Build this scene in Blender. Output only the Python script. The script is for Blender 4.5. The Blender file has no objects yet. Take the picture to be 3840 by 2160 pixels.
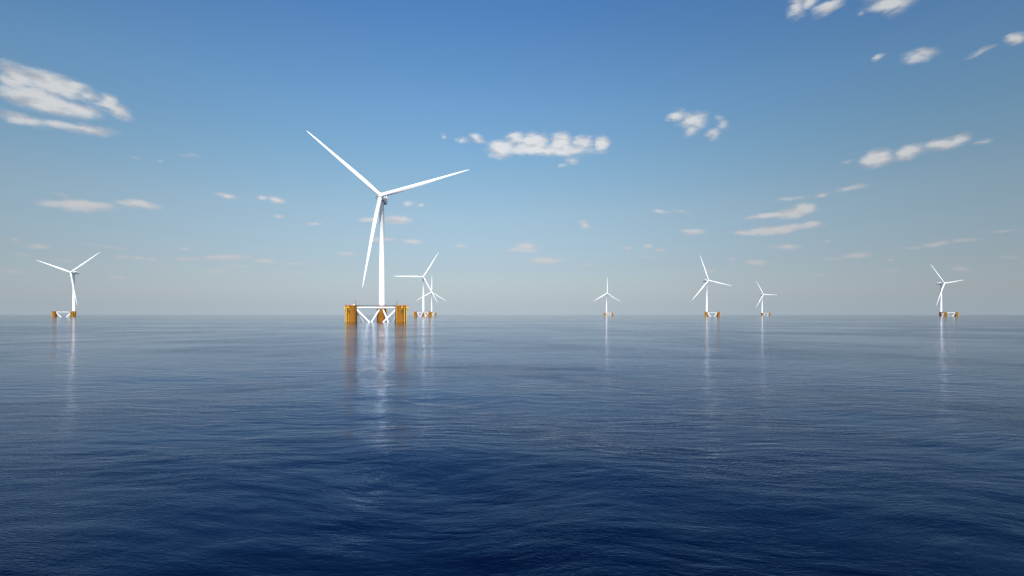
import bpy, math, random
import numpy as np
from mathutils import Vector, Matrix
random.seed(7)
PI = math.pi
sc = bpy.context.scene

# ---------------------------------------------------------------- camera, sky, sun, exposure
EYE = 8.3                      # camera height over the sea (m)
FPX, CX, HORIZ = 1920.0, 1920.0, 1178.5
cam_d = bpy.data.cameras.new("camera")
cam = bpy.data.objects.new("camera", cam_d)
sc.collection.objects.link(cam)
cam.location = (0, 0, EYE)
cam.rotation_euler = (PI/2, 0, 0)
cam_d.sensor_width = 36.0
cam_d.lens = 36.0*FPX/3840.0
cam_d.shift_y = (HORIZ-1080.0)/3840.0
cam_d.clip_start = 0.5
cam_d.clip_end = 200000.0
sc.camera = cam
sc.render.resolution_x, sc.render.resolution_y = 1024, 576

SUN_EL, SUN_AZ = 40.0, 172.0   # azimuth clockwise from the view direction: behind the camera, a little right
SKY_STRENGTH = 0.12
SUN_STRENGTH = 5.0
sc.view_settings.view_transform = 'Standard'
sc.view_settings.look = 'None'
sc.view_settings.exposure = 0.0
sc.view_settings.gamma = 1.0
sc.view_settings.use_curve_mapping = False
sc.cycles.use_denoising = True
sc.cycles.denoiser = 'OPENIMAGEDENOISE'
sc.cycles.max_bounces = 5
sc.cycles.glossy_bounces = 3
sc.cycles.diffuse_bounces = 2
sc.cycles.sample_clamp_indirect = 6.0

sun_d = bpy.data.lights.new("sun", 'SUN')
sun_d.energy = SUN_STRENGTH
sun_d.angle = math.radians(0.5)
sun_d.color = (1.0, 0.965, 0.92)
sun = bpy.data.objects.new("sun", sun_d)
sc.collection.objects.link(sun)
az, el = math.radians(SUN_AZ), math.radians(SUN_EL)
sdir = Vector((math.sin(az)*math.cos(el), math.cos(az)*math.cos(el), math.sin(el)))
sun.rotation_euler = sdir.to_track_quat('Z', 'Y').to_euler()
sun.location = sdir*900

class NG:
    """small helper to write node trees"""
    def __init__(s, tree):
        s.t = tree; s.n = tree.nodes; s.l = tree.links
    def put(s, sock, v):
        if hasattr(v, 'is_output'): s.l.new(v, sock)
        elif v is not None: sock.default_value = v
    def math(s, op, a, b=None, c=None, clamp=False):
        n = s.n.new('ShaderNodeMath'); n.operation = op; n.use_clamp = clamp
        for i, v in enumerate((a, b, c)):
            if v is not None: s.put(n.inputs[i], v)
        return n.outputs[0]
    def vmath(s, op, a, b=None, scale=None):
        n = s.n.new('ShaderNodeVectorMath'); n.operation = op
        s.put(n.inputs[0], a)
        if b is not None: s.put(n.inputs[1], b)
        if scale is not None: s.put(n.inputs['Scale'], scale)
        return n.outputs['Value'] if op in ('LENGTH', 'DOT_PRODUCT', 'DISTANCE') else n.outputs[0]
    def noise(s, vec, scale, detail=3, rough=.5, dist=0.0, lac=2.0):
        n = s.n.new('ShaderNodeTexNoise'); s.put(n.inputs['Vector'], vec)
        n.inputs['Scale'].default_value = scale; n.inputs['Detail'].default_value = detail
        n.inputs['Roughness'].default_value = rough; n.inputs['Distortion'].default_value = dist
        n.inputs['Lacunarity'].default_value = lac
        return n
    def smooth(s, v, a, b, lo=0.0, hi=1.0):
        n = s.n.new('ShaderNodeMapRange'); n.interpolation_type = 'SMOOTHSTEP'
        for i, q in zip(('Value', 'From Min', 'From Max', 'To Min', 'To Max'), (v, a, b, lo, hi)): s.put(n.inputs[i], q)
        return n.outputs[0]
    def mix(s, f, a, b, typ='MIX'):
        n = s.n.new('ShaderNodeMix'); n.data_type = 'RGBA'; n.blend_type = typ
        s.put(n.inputs[0], f); s.put(n.inputs[6], a); s.put(n.inputs[7], b)
        return n.outputs[2]
    def comb(s, x, y, z):
        n = s.n.new('ShaderNodeCombineXYZ')
        for i, v in enumerate((x, y, z)): s.put(n.inputs[i], v)
        return n.outputs[0]
    def sep(s, v):
        n = s.n.new('ShaderNodeSeparateXYZ'); s.put(n.inputs[0], v)
        return n.outputs

# clouds: place in the sky given by bearing and rise of its middle, (px, py, half width, half height, slope, density)
CLOUDS = [
 # the long cumulus in the middle of the sky, and its shreds
 (2047,562,215,26,0,1.0),(1880,556,62,38,0,1.0),(1935,525,50,30,0,.9),(2005,532,62,40,0,1.1),(2103,528,50,36,0,1.0),(2185,535,52,28,0,.9),(2257,535,32,32,0,.9),
 (1735,520,26,13,.2,.5),(1791,520,36,17,.2,.7),(2145,602,24,16,-.6,.5),(2118,624,18,8,-.3,.4),(1660,511,12,12,.3,.4),
 # broken cloud on its right
 (2596,452,64,38,0,.85),(2541,433,48,26,-.2,.7),(2588,490,44,26,-.3,.65),(2676,502,28,22,-.5,.65),(2710,462,18,34,-.9,.45),
 # upper left bank
 (55,285,90,50,.2,1.0),(190,312,160,44,.26,1.0),(262,322,95,26,.2,.8),(180,385,190,42,.26,1.15),(300,412,90,30,.2,.9),(405,385,50,34,.5,.9),(425,405,80,28,.5,.8),
 (150,350,130,26,.26,.75),(330,360,70,22,.3,.6),(80,447,120,24,.28,.75),(220,474,80,20,.2,.65),(320,486,130,20,.08,.75),(600,604,20,9,0,.35),(715,587,50,8,.1,.28),(513,593,25,7,.1,.22),
 # top right
 (2988,22,40,46,-.4,.65),(3036,2,36,30,-.6,.8),(3110,22,75,26,-.5,.75),(3337,8,100,38,0,.95),(3355,50,50,18,-.2,.45),(3235,44,16,14,0,.4),
 (3297,215,32,13,-.4,.6),(3452,210,75,24,-.12,.7),(3665,201,60,10,-.4,.5),(3812,146,60,20,-.35,.95),
 (3288,594,72,32,-.25,1.05),(3405,572,74,26,-.3,.9),(3541,542,90,24,-.12,.95),(3600,525,50,20,-.4,.8),(3687,531,38,11,-.3,.5),(3178,604,24,6,-.2,.35),
 # middle left
 (300,770,155,23,.07,1.0),(522,768,90,18,.1,.85),(225,732,42,8,.3,.4),(850,736,44,14,.2,.75),(985,741,34,10,.15,.6),(1042,748,32,15,.2,.75),
 (1045,813,25,8,0,.6),(1180,837,42,8,0,.5),(144,924,56,12,.08,.65),(53,900,26,7,.1,.4),(72,953,45,7,.05,.35),(395,925,95,8,.09,.42),(452,960,60,10,0,.6),
 (520,965,38,9,.1,.6),(573,970,26,9,0,.5),(690,933,27,7,.1,.6),(693,973,70,9,0,.6),(843,967,110,13,0,.75),(995,978,55,10,.05,.75),(1107,989,60,8,0,.45),
 (890,998,60,7,0,.45),(814,1015,65,9,0,.42),(53,1015,40,10,0,.6),(443,1039,44,7,0,.5),(240,978,50,8,0,.4),(607,1008,60,6,0,.32),(1136,1026,24,6,0,.35),
 (1493,826,60,16,0,1.0),(1385,826,58,12,0,.65),(1536,762,24,10,0,.5),(1574,769,16,8,0,.5),(1428,899,75,10,0,.6),(1547,906,48,10,0,.75),(1302,951,38,9,0,.65),(1730,923,32,8,0,.6),
 # middle right
 (2189,841,30,15,.2,.65),(2485,792,42,9,.05,.5),(2555,792,36,8,.3,.4),(2597,869,60,15,0,.7),(1973,925,48,17,0,.8),(1963,940,78,10,0,.65),(1889,932,18,6,0,.35),
 (2047,977,72,13,-.02,.95),(2355,930,21,10,0,.6),(2431,923,24,10,0,.6),(2473,939,28,8,0,.6),(2427,964,40,5,0,.28),
 (3192,705,75,14,-.15,.6),(3081,733,34,11,-.3,.6),(2965,745,80,11,-.08,.42),(2975,796,95,20,-.14,1.1),(2880,808,98,13,-.1,.95),(3018,782,46,22,-.1,1.05),
 (2913,860,185,18,-.11,1.05),(3045,841,42,14,-.1,.9),(2793,875,76,10,0,.7),(2942,928,75,12,0,.75),(2841,985,50,10,0,.75),(3216,958,70,12,-.05,.7),
 (3120,969,50,6,0,.35),(3515,914,66,12,-.1,.7),(3616,902,72,9,-.1,.6),(3418,929,60,7,-.05,.4),(3751,864,70,8,-.08,.5),(3601,1010,50,9,0,.6),
 (2749,974,22,7,0,.45),(2660,1015,42,7,0,.5),(3072,1032,27,6,0,.45),(3344,977,22,6,0,.4),(3100,906,20,6,0,.4),(3784,965,50,7,0,.4),(3346,1016,34,5,0,.32),(2210,992,30,6,0,.4),
]
def sky_pos(px, py):
    x, z = (px-CX)/FPX, (HORIZ-py)/FPX
    c = math.sqrt(1+x*x)
    return math.atan(x), z/c          # bearing, rise over run

def build_world():
    w = bpy.data.worlds.new("World"); sc.world = w; w.use_nodes = True
    try:
        w.cycles.sampling_method = 'MANUAL'; w.cycles.sample_map_resolution = 256
    except Exception: pass
    g = NG(w.node_tree); g.n.clear()
    out = g.n.new('ShaderNodeOutputWorld'); bg = g.n.new('ShaderNodeBackground')
    g.l.new(bg.outputs[0], out.inputs[0])
    bg.inputs['Strength'].default_value = SKY_STRENGTH
    sky = g.n.new('ShaderNodeTexSky'); sky.sky_type = 'NISHITA'; sky.sun_disc = False
    sky.sun_elevation = math.radians(SUN_EL); sky.sun_rotation = math.radians(SUN_AZ)
    sky.altitude = 0; sky.air_density = 1.0; sky.dust_density = 1.2; sky.ozone_density = 2.0
    tc = g.n.new('ShaderNodeTexCoord'); d = tc.outputs['Generated']
    x, y, z = g.sep(d)
    run = g.math('SQRT', g.math('ADD', g.math('MULTIPLY', x, x), g.math('MULTIPLY', y, y)))
    rise = g.math('DIVIDE', z, g.math('MAXIMUM', run, .001))
    bear = g.math('ARCTAN2', x, y)
    # clear cool air: deeper blue overhead, thin pale band of moist air over the sea
    cr = g.n.new('ShaderNodeValToRGB'); e = cr.color_ramp.elements
    for i, (pos, c) in enumerate(SKY_TINT):
        k = e[i] if i < 2 else e.new(pos)
        k.position = pos; k.color = tuple(v/2 for v in c)+(1,)
    g.l.new(rise, cr.inputs[0])
    base = g.vmath('SCALE', g.vmath('MULTIPLY', sky.outputs[0], cr.outputs[0]), scale=2.0)
    band = g.math('POWER', 2.718, g.math('MULTIPLY', g.math('MAXIMUM', rise, 0.0), -8.5))
    base = g.mix(g.math('MULTIPLY', band, BAND_MIX), base, BAND_COL)
    # sky and cloud colour dimmed towards both sides, imitating lens falloff
    side = g.smooth(g.math('ABSOLUTE', g.math('ADD', bear, .12)), .0, 1.1, 1.0, .74)
    base = g.vmath('SCALE', base, scale=side)
    # wide glow added to the sky around the sun, to lighten shaded faces
    sun_fill = g.smooth(g.vmath('DOT_PRODUCT', d, tuple(sdir)), -.05, 1.0, 0.0, 1.0)
    base = g.mix(1.0, base, g.vmath('SCALE', (1.0, .98, .94), scale=g.math('MULTIPLY', sun_fill, SUN_FILL/SKY_STRENGTH)), 'ADD')
    # clouds
    p = g.comb(bear, g.math('MULTIPLY', rise, 1.0), 0.0)
    pn = g.comb(bear, g.math('MULTIPLY', rise, 1.9), 0.0)
    n1 = g.noise(pn, 26, 4, .5); n2 = g.noise(pn, 64, 4, .55)
    w1 = g.vmath('SUBTRACT', n1.outputs['Color'], (.5, .5, .5))
    near_h = g.smooth(rise, .04, .35, .35, 1.0)
    w1 = g.vmath('MULTIPLY', g.vmath('SCALE', w1, scale=near_h), (.030, .020, 0))
    q = g.vmath('ADD', p, w1)
    field = None
    for ci, (px, py, a, b, k, den) in enumerate(CLOUDS):
        if ci and ci % 12 == 0:       # makes the shader compiler work through the clouds in batches
            nn = g.n.new('ShaderNodeVectorMath'); nn.operation = 'MULTIPLY_ADD'
            g.l.new(field, nn.inputs[0]); nn.inputs[1].default_value = (1e-7, 1e-7, 1e-7); g.l.new(q, nn.inputs[2])
            q = nn.outputs[0]
        u, v = sky_pos(px, py); u2, v2 = sky_pos(px+a, py+a*k)
        ang = math.atan2(v2-v, u2-u)
        la = max(math.hypot(v2-v, u2-u), 1e-4); lb = abs(sky_pos(px, py-b)[1]-v)
        m = g.n.new('ShaderNodeMapping'); m.vector_type = 'TEXTURE'
        g.l.new(q, m.inputs['Vector'])
        m.inputs['Location'].default_value = (u, v, 0)
        m.inputs['Rotation'].default_value = (0, 0, ang)
        m.inputs['Scale'].default_value = (la*1.12, lb*1.22, 1)
        ln = g.vmath('LENGTH', m.outputs[0])
        f = g.math('MULTIPLY_ADD', ln, -den, den)
        field = f if field is None else g.math('SMOOTH_MAX', field, f, .22)
    puff = g.math('ADD', g.math('MULTIPLY', g.math('SUBTRACT', n2.outputs['Fac'], .5), .55), g.math('MULTIPLY', g.math('SUBTRACT', n1.outputs['Fac'], .5), .28))
    puff = g.math('MULTIPLY', puff, g.smooth(field, -.15, .25))
    body = g.math('ADD', field, puff)
    alpha = g.smooth(body, -.07, .70)
    alpha = g.math('MULTIPLY', alpha, g.smooth(rise, .02, .3, .85, .95))
    # sunlit tops and shaded bellies painted into the cloud colour: difference of the density just above
    n3 = g.noise(g.vmath('ADD', pn, (0, .016, 0)), 26, 4, .5)
    lit = g.math('MULTIPLY', g.math('SUBTRACT', n1.outputs['Fac'], n3.outputs['Fac']), 2.0)
    shade = g.smooth(g.math('ADD', g.math('MULTIPLY', body, .75), g.math('ADD', lit, .12)), .0, .75, 0, 1)
    ccol = g.mix(shade, (.52, .55, .61, 1), (.76, .78, .80, 1))
    ccol = g.mix(g.smooth(rise, .02, .30), (.56, .57, .60, 1), ccol)
    ccol = g.vmath('SCALE', ccol, scale=g.math('DIVIDE', side, SKY_STRENGTH))
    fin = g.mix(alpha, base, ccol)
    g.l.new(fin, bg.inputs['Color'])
SUN_FILL = 0.8
SKY_TINT = [(0.0, (.85, .80, .80)), (.093, (.80, .79, .80)), (.197, (.94, .99, .90)), (.301, (.88, 1.10, 1.06)), (.405, (.84, 1.16, 1.23)), (.60, (.65, 1.06, 1.36))]
BAND_COL = tuple(c/SKY_STRENGTH for c in (.45, .545, .635)) + (1,)
BAND_MIX = .9
build_world()

# ---------------------------------------------------------------- materials
def mat(name, col, rough=.5, spec=.5, vary=.06, scale=1.5, streak=0.0, streak_col=(.2, .12, .05), bump=0.0, emit=None, metal=0.0):
    m = bpy.data.materials.new(name); m.use_nodes = True
    g = NG(m.node_tree); b = g.n['Principled BSDF']
    tc = g.n.new('ShaderNodeTexCoord'); o = tc.outputs['Object']
    n = g.noise(o, scale, 4, .6)
    lo = tuple(c*(1-vary) for c in col)+(1,); hi = tuple(min(1, c*(1+vary)) for c in col)+(1,)
    c = g.mix(n.outputs['Fac'], lo, hi)
    if streak > 0:
        sv = g.vmath('MULTIPLY', o, (1.6, 1.6, .09))
        s1 = g.noise(sv, 1.3, 4, .65)
        c = g.mix(g.math('MULTIPLY', g.smooth(s1.outputs['Fac'], .5, .78), streak), c, tuple(streak_col)+(1,))
    g.l.new(c, b.inputs['Base Color'])
    b.inputs['Roughness'].default_value = rough
    b.inputs['Specular IOR Level'].default_value = spec
    b.inputs['Metallic'].default_value = metal
    if bump > 0:
        bp = g.n.new('ShaderNodeBump'); bp.inputs['Distance'].default_value = bump; bp.inputs['Strength'].default_value = .5
        g.l.new(n.outputs['Fac'], bp.inputs['Height']); g.l.new(bp.outputs[0], b.inputs['Normal'])
    if emit:
        b.inputs['Emission Color'].default_value = tuple(emit[:3])+(1,); b.inputs['Emission Strength'].default_value = emit[3]
    return m
M_WHITE = mat('white_paint', (.79, .79, .785), .38, .5, .02, .12)
M_STEELWHITE = mat('white_steel', (.80, .80, .79), .42, .5, .03, .5, .10, (.55, .50, .42))
M_ORANGE = mat('ochre_coating', (.50, .196, .027), .55, .4, .04, .2, .12, (.30, .125, .02), .01)
M_YELLOW = mat('yellow_paint', (.62, .35, .016), .45, .5, .06, .8)
M_GREY = mat('grating_grey', (.12, .14, .16), .6, .4, .15, 2)
M_DARK = mat('dark_steel', (.05, .055, .06), .55, .4, .15, 2)
M_RED = mat('red_paint', (.45, .06, .06), .5, .5, .08, 2)
M_PINK = mat('faded_red_rail', (.62, .24, .28), .5, .5, .08, 2)
M_LAMP = mat('red_lamp_glass', (.7, .12, .10), .3, .5, .02, 2, emit=(1.0, .22, .15, 1.6))

WATER_IOR, WATER_ROUGH, WATER_TINT = 1.36, .055, (.24, .52, .98, 1)
WAVES = [(.05, 2.8, .14, 1, 0, .045, None, 0), (-.08, 3.0, .42, 1, .2, .080, None, 0), (.22, 3.0, 1.0, 1, .3, .062, 0, 0),
         (-.30, 3.0, 2.1, 1, .4, .046, 0, 1), (.42, 2.6, 4.2, 1, .5, .024, 1, 1), (-.50, 2.2, 8.5, 0, .6, .016, 1, 0)]
def water_material():
    m = bpy.data.materials.new('sea_water'); m.use_nodes = True
    g = NG(m.node_tree); g.n.clear()
    out = g.n.new('ShaderNodeOutputMaterial'); mx = g.n.new('ShaderNodeMixShader')
    dif = g.n.new('ShaderNodeBsdfDiffuse'); glo = g.n.new('ShaderNodeBsdfAnisotropic'); fr = g.n.new('ShaderNodeFresnel')
    geo = g.n.new('ShaderNodeNewGeometry'); P = geo.outputs['Position']
    dif.inputs['Color'].default_value = (.0001, .0009, .006, 1)      # light scattered back by deep clear water
    fr.inputs['IOR'].default_value = WATER_IOR
    glo.inputs['Roughness'].default_value = WATER_ROUGH
    g.l.new(g.mix(g.math('POWER', fr.outputs[0], .95), WATER_TINT, (1, 1, 1, 1)), glo.inputs['Color'])
    g.l.new(fr.outputs[0], mx.inputs[0]); g.l.new(dif.outputs[0], mx.inputs[1]); g.l.new(glo.outputs[0], mx.inputs[2])
    g.l.new(mx.outputs[0], out.inputs[0])
    P = g.vmath('MULTIPLY', P, (1, 1, 0))
    # slow warp so that ripples bend and gather into patches
    wv = g.noise(P, .035, 2, .5)
    Pw = g.vmath('ADD', P, g.vmath('SCALE', g.vmath('SUBTRACT', wv.outputs['Color'], (.5, .5, .5)), scale=14.0))
    patch = g.noise(P, .021, 3, .55)
    pf = g.smooth(patch.outputs['Fac'], .38, .60, .25, 1.15)
    far = g.noise(g.vmath('MULTIPLY', P, (.35, 1, 1)), .012, 4, .6)
    ff = g.smooth(far.outputs['Fac'], .36, .60, .35, 1.15)
    def rot(v, a, sx, sy):
        mp = g.n.new('ShaderNodeMapping'); mp.vector_type = 'POINT'
        g.l.new(v, mp.inputs['Vector']); mp.inputs['Rotation'].default_value = (0, 0, a); mp.inputs['Scale'].default_value = (sx, sy, 1)
        return mp.outputs[0]
    # (turn, stretch of the crests, scale, detail, distortion, height, patchiness)
    h = None
    for a, st, scl, det, dis, amp, pm, ridge in WAVES:
        v = g.math('SUBTRACT', g.noise(rot(Pw, a, 1/st**.5, st**.5), scl, det, .42, dis).outputs['Fac'], .5)
        if ridge: v = g.math('MULTIPLY', g.math('SQRT', g.math('MULTIPLY_ADD', v, v, .0009)), -1.0)     # peaked crests, rounded troughs
        v = g.math('MULTIPLY', v, amp)
        if pm is not None: v = g.math('MULTIPLY', v, (ff, pf)[pm])
        h = v if h is None else g.math('ADD', h, v)
    bp = g.n.new('ShaderNodeBump'); bp.inputs['Strength'].default_value = 1.0; bp.inputs['Distance'].default_value = 1.0
    g.l.new(h, bp.inputs['Height'])
    for nd in (dif, glo, fr): g.l.new(bp.outputs[0], nd.inputs['Normal'])
    return m

# ---------------------------------------------------------------- the sea: one sheet to the horizon, finer where the water is near
def build_sea():
    azs = np.concatenate([np.linspace(-180, -66, 40)[:-1], np.linspace(-66, 66, 900), np.linspace(66, 180, 40)[1:-1]])
    azr = np.radians(azs)
    px = np.arange(900, 3.0, -1.0)
    rs = np.concatenate([np.array([1.0, 2.5, 4.0]), EYE*512/px, [1800, 2500, 4000, 7000, 12000, 19000, 27500]])
    R, A = np.meshgrid(rs, azr, indexing='ij')
    X = R*np.sin(A); Y = R*np.cos(A); Z = np.zeros_like(X)
    rng = np.random.default_rng(3)
    dr = np.gradient(rs)[:, None]*np.ones_like(A)
    for lam, rms in ((34, .05), (26, .05), (19, .045), (14, .04), (10, .03), (7.5, .024), (5.5, .018), (4, .013), (3, .010), (2.2, .0075), (1.6, .005), (1.2, .0035)):
        for i in range(4):
            l = lam*rng.uniform(.85, 1.15); th = rng.normal(PI*.5, .45); k = 2*PI/l
            att = np.clip((l/np.maximum(dr, .05)-2.5)/4, 0, 1)
            Z += att*rms*.22*np.sin(k*(X*math.cos(th)+Y*math.sin(th))+rng.uniform(0, 2*PI))
    nr, na = X.shape
    co = np.stack([X, Y, Z], -1).reshape(-1, 3)
    co = np.vstack([co, [[0, 0, 0]]])
    i = np.arange(nr-1)[:, None]*na; j = np.arange(na)[None, :]; j2 = (j+1) % na
    q = np.stack([i+j, i+na+j, i+na+j2, i+j2], -1).reshape(-1, 4)[:, ::-1]
    c = nr*na
    tri = np.stack([np.full(na, c), np.arange(na), (np.arange(na)+1) % na], -1)[:, ::-1]
    me = bpy.data.meshes.new('sea')
    me.vertices.add(len(co)); me.vertices.foreach_set('co', co.astype(np.float32).ravel())
    loops = np.concatenate([q.ravel(), tri.ravel()]).astype(np.int32)
    me.loops.add(len(loops)); me.loops.foreach_set('vertex_index', loops)
    starts = np.concatenate([np.arange(len(q))*4, len(q)*4+np.arange(len(tri))*3]).astype(np.int32)
    me.polygons.add(len(starts)); me.polygons.foreach_set('loop_start', starts)
    me.polygons.foreach_set('use_smooth', np.ones(len(starts), bool))
    me.update(calc_edges=True); me.validate()
    if me.polygons[len(q)//2].normal.z < 0: me.flip_normals()
    o = bpy.data.objects.new('sea', me); sc.collection.objects.link(o)
    me.materials.append(water_material())
    o['kind'] = 'structure'; o['label'] = 'calm deep blue sea rippling out to the horizon'; o['category'] = 'sea'
    return o
build_sea()

# ---------------------------------------------------------------- mesh helpers
class MB:
    def __init__(s): s.v = []; s.f = []; s.sm = []
    def add(s, vs, fs, smooth=True):
        o = len(s.v); s.v += [tuple(v) for v in vs]; s.f += [tuple(i+o for i in f) for f in fs]; s.sm += [smooth]*len(fs)
    def tube(s, p0, p1, r0, r1=None, n=12, caps=True):
        p0, p1 = Vector(p0), Vector(p1); r1 = r0 if r1 is None else r1
        q = (p1-p0).to_track_quat('Z', 'Y'); vs = []
        for p, r in ((p0, r0), (p1, r1)):
            for i in range(n):
                a = 2*PI*i/n; vs.append(p+q @ Vector((r*math.cos(a), r*math.sin(a), 0)))
        s.add(vs, [(i, (i+1) % n, n+(i+1) % n, n+i) for i in range(n)])
        if caps:
            s.add(vs[:n], [tuple(range(n))[::-1]], False); s.add(vs[n:], [tuple(range(n))], False)
    def box(s, c, d, rz=0.0, taper=None):
        c = Vector(c); m = Matrix.Rotation(rz, 3, 'Z'); vs = []
        for z in (-.5, .5):
            k = taper if (taper and z < 0) else 1.0
            for x, y in ((-.5, -.5), (.5, -.5), (.5, .5), (-.5, .5)):
                vs.append(c+m @ Vector((x*d[0]*k, y*d[1]*k, z*d[2])))
        s.add(vs, [(3, 2, 1, 0), (4, 5, 6, 7), (0, 1, 5, 4), (1, 2, 6, 5), (2, 3, 7, 6), (3, 0, 4, 7)], False)
    def lathe(s, prof, n=48, axis='Z', c=(0, 0, 0)):
        vs = []; c = Vector(c)
        for r, z in prof:
            for i in range(n):
                a = 2*PI*i/n
                vs.append(c+(Vector((r*math.cos(a), r*math.sin(a), z)) if axis == 'Z' else Vector((r*math.cos(a), z, -r*math.sin(a)))))
        fs = []
        for k in range(len(prof)-1):
            for i in range(n):
                fs.append((k*n+i, k*n+(i+1) % n, (k+1)*n+(i+1) % n, (k+1)*n+i))
        s.add(vs, fs)
        s.add(vs[:n], [tuple(range(n))[::-1]], False); s.add(vs[-n:], [tuple(range(n))], False)
    def build(s, name, material, parent=None, angle=35):
        me = bpy.data.meshes.new(name); me.from_pydata(s.v, [], s.f)
        me.polygons.foreach_set('use_smooth', s.sm); me.update()
        me.materials.append(material)
        o = bpy.data.objects.new(name, me); sc.collection.objects.link(o)
        o.parent = parent
        return o

def pol(a, r, z=0.0):           # a: degrees from outward direction
    return Vector((r*math.cos(a), r*math.sin(a), z))

COL_R, COL_H, SIDE = 5.45, 18.0, 50.6
APEX = Vector((0, SIDE/math.sqrt(3), 0))
FL = Vector((-SIDE/2, -SIDE/(2*math.sqrt(3)), 0)); FR = Vector((SIDE/2, -SIDE/(2*math.sqrt(3)), 0))
HUB_Z, OVER = 142.4, 14.0

def railing(mb, pts, h=1.1, r=.05, posts=2.0, closed=False, mid=True):
    ps = [Vector(p) for p in pts]
    if closed: ps.append(ps[0])
    for a, b in zip(ps[:-1], ps[1:]):
        L = (b-a).length; n = max(1, round(L/posts))
        mb.tube(a+Vector((0, 0, h)), b+Vector((0, 0, h)), r, n=5)
        if mid: mb.tube(a+Vector((0, 0, h*.5)), b+Vector((0, 0, h*.5)), r*.8, n=5)
        for i in range(n+1):
            p = a.lerp(b, i/n); mb.tube(p, p+Vector((0, 0, h)), r, n=5)

def make_column(parent, at, tower=False):
    """an ochre steel column with its landing, ladder, chain brackets, deck and rails"""
    out = math.atan2(at.y, at.x)
    mb = MB()
    prof = [(COL_R-.25, -14), (COL_R, -13.8)]
    prof += [(COL_R, COL_H-.5), (COL_R+.12, COL_H-.45), (COL_R+.12, COL_H), (COL_R-.5, COL_H)]
    mb.lathe(prof, 64, c=at)
    col = mb.build('column', M_ORANGE, parent)
    def P(deg, r, z): return at+pol(out+math.radians(deg), r, z)
    # boat landing: pair of yellow fender pipes, stub arms and a ladder between
    for d in (-17, 17):
        f = MB()
        f.tube(P(d, COL_R+1.5, -3), P(d, COL_R+1.5, 6.65), .42, n=14)
        f.tube(P(d, COL_R+1.5, 6.85), P(d, COL_R+1.5, 15.1), .42, n=14)
        f.tube(P(d, COL_R+1.5, 15.1), P(d, COL_R-.1, 15.9), .34, n=10)
        for z in (1.5, 5.5, 10.5):
            f.tube(P(d, COL_R+1.5, z), P(d, COL_R-.1, z), .24, n=8)
        f.build('fender_pipe', M_YELLOW, col)
    f = MB()
    f.tube(P(-3.5, COL_R+1.0, -2), P(-3.5, COL_R+1.0, COL_H+.9), .09, n=6)
    f.tube(P(3.5, COL_R+1.0, -2), P(3.5, COL_R+1.0, COL_H+.9), .09, n=6)
    for i in range(42):
        z = -1.8+i*.47; f.tube(P(-3.5, COL_R+1.0, z), P(3.5, COL_R+1.0, z), .05, n=5)
    for z in (2, 6, 10, 14): f.tube(P(0, COL_R+1.0, z), P(0, COL_R-.1, z), .1, n=6)
    f.build('ladder', M_DARK, col)
    # backing plate by the ladder
    f = MB(); f.box(P(7.5, COL_R+.35, 16.4), (.7, 1.5, 3.0), out+math.radians(7.5)); f.build('backing_plate', M_ORANGE, col)
    # riser pipes
    for d in (30, -98):
        f = MB(); f.tube(P(d, COL_R+.2, -3), P(d, COL_R+.2, COL_H-.35), .26, n=10)
        f.build('riser_pipe', M_YELLOW, col)
    # chain brackets: flared yellow boxes with a dark fairlead under each
    for d in (-41, 41):
        a = out+math.radians(d); R = Matrix.Rotation(a, 3, 'Z')
        f = MB(); w = 1.0
        prof = [(COL_R-.3, 17.2), (COL_R+2.7, 17.2), (COL_R+2.7, 15.0), (COL_R+1.7, 13.9), (COL_R+.9, 12.3), (COL_R-.3, 11.6)]
        vs = [at+R @ Vector((r, y, z)) for y in (-w, w) for r, z in prof]; n = len(prof)
        f.add(vs, [tuple(range(n)), tuple(range(2*n-1, n-1, -1))]+[((i+1) % n, i, n+i, n+(i+1) % n) for i in range(n)], False)
        br = f.build('chain_bracket', M_YELLOW, col)
        f = MB()
        f.tube(at+R @ Vector((COL_R+2.0, 0, 14.3)), at+R @ Vector((COL_R+1.2, 0, 11.2)), .38, .3, n=10)
        f.box(at+R @ Vector((COL_R+1.1, 0, 10.9)), (.7, 1.3, .5), a)
        f.build('fairlead', M_DARK, br)
        f = MB()
        c = [at+R @ Vector(v) for v in ((COL_R+.2, -1.6, 17.25), (COL_R+3.4, -1.6, 17.25), (COL_R+3.4, 1.6, 17.25), (COL_R+.2, 1.6, 17.25))]
        railing(f, c, 1.2, .06, 1.6)
        f.box(at+R @ Vector((COL_R+1.8, 0, 17.26)), (3.3, 3.3, .1), a)
        f.build('bracket_platform', M_PINK, br)
    # top deck
    f = MB(); f.lathe([(COL_R-.6, COL_H+.01), (COL_R-.6, COL_H+.1)], 40, c=at); f.build('deck', M_GREY, col)
    return col

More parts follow.
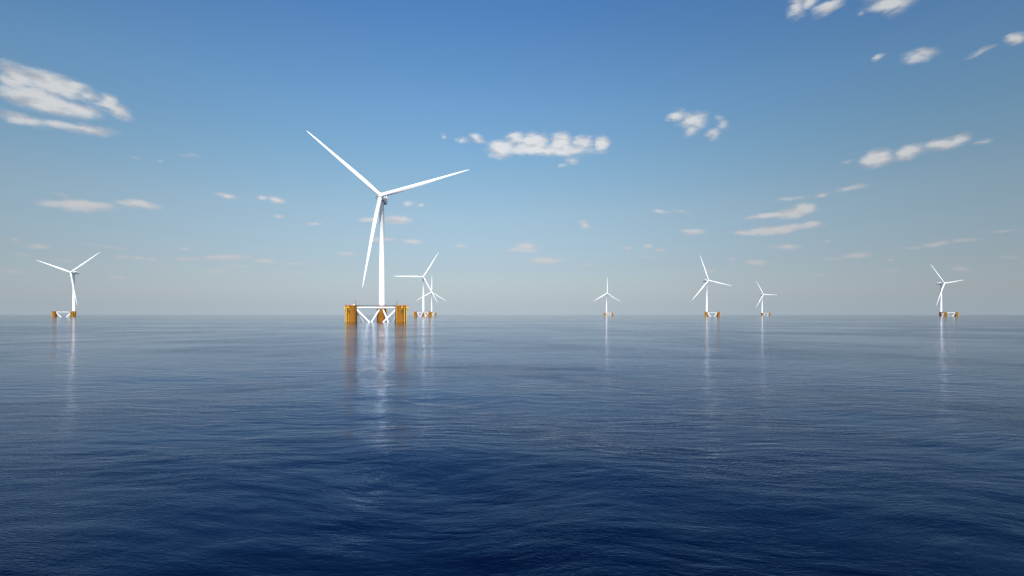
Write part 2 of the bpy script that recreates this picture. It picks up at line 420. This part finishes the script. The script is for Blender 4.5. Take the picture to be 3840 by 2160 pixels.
def make_turbine():
    root = bpy.data.objects.new('floating_wind_turbine', None); sc.collection.objects.link(root)
    root.empty_display_size = 10
    for at in (APEX, FL, FR): make_column(root, at, at is APEX)
    # three top beams with walkways, two diagonal braces in each face, and the sunken lower beams
    for a, b, main in ((FL, FR, True), (FL, APEX, False), (FR, APEX, False)):
        d = (b-a).normalized(); nrm = Vector((-d.y, d.x, 0)); mid = (a+b)/2
        z1 = Vector((0, 0, 15.4))
        f = MB(); f.tube(a+d*(COL_R-.3)+z1, b-d*(COL_R-.3)+z1, 1.0, n=28)
        beam = f.build('top_beam', M_STEELWHITE, root)
        f = MB(); f.tube(a+d*(COL_R-.3)+Vector((0, 0, -8)), b-d*(COL_R-.3)+Vector((0, 0, -8)), 1.0, n=20)
        f.build('lower_beam', M_STEELWHITE, root)
        for c0, s in ((a, 1), (b, -1)):
            f = MB(); f.tube(c0+d*s*(COL_R-.7)+Vector((0, 0, 13.3)), mid-d*s*.4+Vector((0, 0, -7.2)), .93, n=24)
            f.build('diagonal_brace', M_STEELWHITE, root)
        f = MB(); L = SIDE-2*COL_R+.2
        ang = math.atan2(d.y, d.x)
        f.box(mid+Vector((0, 0, 16.62)), (L, 1.7, .22), ang)
        n = 16
        for i in range(n+1):
            p = a+d*(COL_R+.2+(L-.4)*i/n)
            f.box(p+Vector((0, 0, 16.42)), (.18, 1.5, .2), ang)
        wk = f.build('walkway', M_GREY, root)
        f = MB()
        for s in (-1, 1):
            railing(f, [a+d*COL_R+nrm*.8*s+Vector((0, 0, 16.73)), b-d*COL_R+nrm*.8*s+Vector((0, 0, 16.73))], 1.2, .05, 1.35)
        f.build('guard_rail', M_DARK, wk)
    # equipment cabinets at both ends of the front walkway
    for p, s in ((FL, 1), (FR, -1)):
        f = MB(); c = p+Vector((s*(COL_R+1.35), -.0, 17.35)); f.box(c, (2.1, 1.3, 1.2)); f.box(c+Vector((0, 0, .66)), (2.3, 1.5, .1))
        for k in range(4): f.box(c+Vector((-.75+.5*k, -.68, 0)), (.08, .06, 1.0))
        f.build('equipment_cabinet', M_GREY, root)
    # davit cranes
    for p, s, b1 in ((FL, -1, 3.3), (FR, 1, 1.3)):
        q = p+Vector((-s*3.9, -.5, COL_H))
        f = MB(); f.tube(q, q+Vector((0, 0, 3.9)), .24, .2, n=12); f.tube(q, q+Vector((0, 0, .35)), .5, n=12); f.box(q+Vector((0, 0, 3.9)), (.7, .5, .6))
        cr = f.build('crane', M_DARK, root)
        f = MB(); f.tube(q+Vector((0, 0, 2.45)), q+Vector((0, 0, 2.75)), .29, n=12); f.build('warning_band', M_YELLOW, cr)
        f = MB(); e = q+Vector((s*b1, -.6, 4.35)); f.tube(q+Vector((0, 0, 4.0)), e, .17, .1, n=8); f.tube(e, e-Vector((0, 0, .7)), .04, n=5); f.box(e-Vector((0, 0, .8)), (.2, .2, .25))
        f.build('boom', M_RED, cr)
    f = MB(); f.box(FL+Vector((2.2, -1.5, COL_H+.35)), (1.8, 1.6, .5)); f.box(FL+Vector((2.2, -1.5, COL_H+.62)), (1.5, 1.3, .08)); f.build('hatch', M_STEELWHITE, root)
    # tower
    f = MB(); f.lathe([(4.3, COL_H+.1), (4.3, COL_H+.35)], 40, c=APEX); td = f.build('tower_deck', M_GREY, root)
    f = MB(); ring = [APEX+pol(2*PI*i/16, 4.2, COL_H+.35) for i in range(16)]; railing(f, ring, 1.2, .05, 1.7, True); f.build('guard_rail', M_PINK, td)
    f = MB(); prof = [(3.35, COL_H), (3.35, COL_H+.5), (3.08, COL_H+.55)]
    top = 137.0
    prof += [(2.55, top), (2.8, top+.05), (2.8, top+1.6)]
    f.lathe(prof, 64, c=APEX); tw = f.build('tower', M_WHITE, root)
    # nacelle: lofted housing, wide at the back and chamfered below
    nz = 138.2
    secs = []   # (y, half width top, half width bottom, z bottom, z top, chamfer)
    for y, wt, wb, z0, z1 in ((-8.2, 3.0, 2.6, 1.2, 6.4), (-6.8, 4.6, 3.3, .4, 6.9), (-3, 5.1, 3.6, -.1, 7.2), (10, 5.3, 4.2, -.1, 7.2), (17.2, 5.3, 4.5, .3, 7.2), (18.2, 5.0, 4.4, .9, 6.8)):
        secs.append([(-wb, z0), (-wt, z0+2.4), (-wt, z1-.7), (-wt+.7, z1), (wt-.7, z1), (wt, z1-.7), (wt, z0+2.4), (wb, z0)])
    ys = (-8.2, -6.8, -3, 10, 17.2, 18.2)
    vs = [APEX+Vector((x, y, nz+z)) for y, s_ in zip(ys, secs) for x, z in s_]; n = 8
    fs = [(k*n+i, k*n+(i+1) % n, (k+1)*n+(i+1) % n, (k+1)*n+i) for k in range(5) for i in range(n)]
    fs = [q[::-1] for q in fs]+[tuple(range(n)), tuple(range(6*n-1, 5*n-1, -1))]
    f = MB(); f.add(vs, fs, False); na = f.build('nacelle', M_WHITE, root)
    for s in (-1, 1):
        f = MB(); f.box(APEX+Vector((s*5.75, -4.6, nz+5.0)), (.95, 3.4, 3.6))
        f.build('side_cooler', M_WHITE, na)
    f = MB(); f.box(APEX+Vector((0, 7.0, nz+8.3)), (6.0, 3.0, 2.2)); f.box(APEX+Vector((0, 7.0, nz+9.5)), (6.4, 3.4, .2))
    f.build('roof_cooler', M_WHITE, na)
    f = MB(); c = [APEX+Vector(v)+Vector((0, 0, nz+7.25)) for v in ((-4.8, 9.5, 0), (4.8, 9.5, 0), (4.8, 17.4, 0), (-4.8, 17.4, 0))]
    railing(f, c, 1.9, .09, 1.6, True); f.build('hoist_railing', M_WHITE, na)
    f = MB(); f.box(APEX+Vector((4.3, 14.5, nz+6.2)), (2.3, 3.5, .5)); f.build('vent', M_DARK, na)
    for s, y in ((-1, -5.0), (1, 16.5)):
        f = MB(); c = APEX+Vector((s*5.1, y, nz+7.25)); f.lathe([(.35, 0), (.55, .15), (.55, .8), (.3, 1.1)], 16, c=c); f.build('aviation_light', M_LAMP, na)
    # hub and blades
    H = APEX+Vector((0, -OVER, HUB_Z))
    f = MB()
    f.lathe([(2.6, 5.9), (2.9, 4.2), (3.0, 2.4), (3.15, .8), (3.05, -.9), (2.6, -2.1), (1.7, -3.0), (.7, -3.4), (.05, -3.5)][::-1], 48, axis='Y', c=H)
    hb = f.build('hub', M_WHITE, root)
    bm = blade_mesh()
    for i in range(3):
        o = bpy.data.objects.new('blade', bm); sc.collection.objects.link(o); o.parent = root; o.location = H
    return root

def blade_mesh():
    # r, chord, thickness, twist(deg), sweep in plane, bend downwind
    st = [(1.6, 4.5, 4.5, 22), (5, 4.5, 4.4, 22), (9, 4.55, 4.1, 20), (14, 4.75, 3.5, 17), (20, 4.75, 2.8, 14), (27, 4.6, 2.2, 11), (36, 4.25, 1.7, 8.5), (46, 3.75, 1.3, 6.5),
          (57, 3.2, .98, 5), (68, 2.6, .72, 3.5), (79, 2.0, .50, 2), (89, 1.7, .34, 1), (97, 1.15, .22, 0), (102.5, .75, .14, 0), (105.6, .4, .08, 0), (106.5, .12, .05, 0)]
    n = 28; vs = []; fs = []
    for r, c, t, tw in st:
        circ = max(0.0, min(1.0, (c-t)/2.2))
        tw = math.radians(tw+4); bend = 3.2*(r/106.5)**2.2
        for i in range(n):
            a = 2*PI*i/n
            x = math.cos(a); y = math.sin(a)
            # aerofoil: fat rounded nose, thin tail
            xa = x*.5; th = y*.5*(1-circ*.0)
            if circ > 0:
                k = .5*(1+x)              # 1 at nose
                th = y*.5*((1-circ)+circ*(.30+.95*k**.6))
            cx = (xa-.12*circ)*c           # chord axis (+ nose)
            cy = th*t
            X = r; Z = cx*math.cos(tw)+cy*math.sin(tw)*0; Yy = -cx*math.sin(tw)
            Yy += cy*math.cos(tw); Z += cy*math.sin(tw)
            vs.append((X, Yy+bend, Z))
    m = len(st)
    for k in range(m-1):
        for i in range(n): fs.append((k*n+i, k*n+(i+1) % n, (k+1)*n+(i+1) % n, (k+1)*n+i))
    fs.append(tuple(range(n))[::-1]); fs.append(tuple(range((m-1)*n, m*n)))
    me = bpy.data.meshes.new('blade'); me.from_pydata(vs, [], fs)
    me.polygons.foreach_set('use_smooth', [True]*len(fs)); me.update(); me.materials.append(M_WHITE)
    bm_flip = me.polygons[0].normal
    # outward check
    p = me.polygons[n//4+5*n]; c0 = Vector((p.center.x, 0, 0))
    import bmesh
    b = bmesh.new(); b.from_mesh(me); bmesh.ops.recalc_face_normals(b, faces=b.faces); b.to_mesh(me); b.free()
    return me

def copy_tree(o, parent=None):
    c = o.copy(); sc.collection.objects.link(c); c.parent = parent
    for ch in list(o.children): copy_tree(ch, c)
    return c

YAW = math.radians(7.0)          # floating platforms
ROTOR = math.radians(2.0)        # nacelles turned a little further, into the wind
# hub x, hub y in the picture give bearing and distance; blade angle; label
SITES = [
 ((1427.0, 733.1), 19, 'largest and nearest white wind turbine on an ochre three-column floating platform'),
 ((265.0, 1021.4), 39, 'leftmost white floating turbine, two blades raised in a wide V and one hanging'),
 ((1587.4, 1038.4), 59, 'white floating turbine just right of the largest one, one blade pointing level left'),
 ((1618.5, 1095.6), 89, 'small distant turbine partly behind a nearer one, its upright blade beside the crossing blade'),
 ((2277.0, 1099.9), 89, 'lone small turbine right of centre with one blade straight up'),
 ((2656.9, 1051.8), 109, 'taller of the two neighbouring turbines on the right, a blade sloping gently down right'),
 ((2862.8, 1104.4), 119, 'small far turbine on the right with one blade level to the right'),
 ((3541.3, 1062.4), 9, 'rightmost white floating turbine, nacelle seen from the side, platform columns spread apart'),
]
proto = make_turbine()
RR = Matrix.Rotation(ROTOR, 3, 'Z')
for i, ((hx, hy), ba, label) in enumerate(SITES):
    t = proto if i == 0 else copy_tree(proto)
    s = (HORIZ-hy)/(HUB_Z-EYE); Y = FPX/s; X = (hx-CX)/s
    off = Matrix.Rotation(YAW, 3, 'Z') @ (APEX+RR @ Vector((0, -OVER, 0)))
    t.location = (X-off.x, Y-off.y, 0); t.rotation_euler = (0, 0, YAW)
    k = 0
    for ch in t.children:
        if ch.name.split('.')[0] == 'blade':
            ch.rotation_euler = (0, -math.radians(ba+120*k), ROTOR); k += 1
            ch.location = APEX+RR @ Vector((0, -OVER, 0))+Vector((0, 0, HUB_Z))
        elif ch.name.split('.')[0] in ('hub', 'nacelle'):
            ch.location = APEX-RR @ APEX; ch.rotation_euler = (0, 0, ROTOR)
    t['label'] = label; t['category'] = 'wind turbine'; t['group'] = 'floating wind turbines standing in the sea'
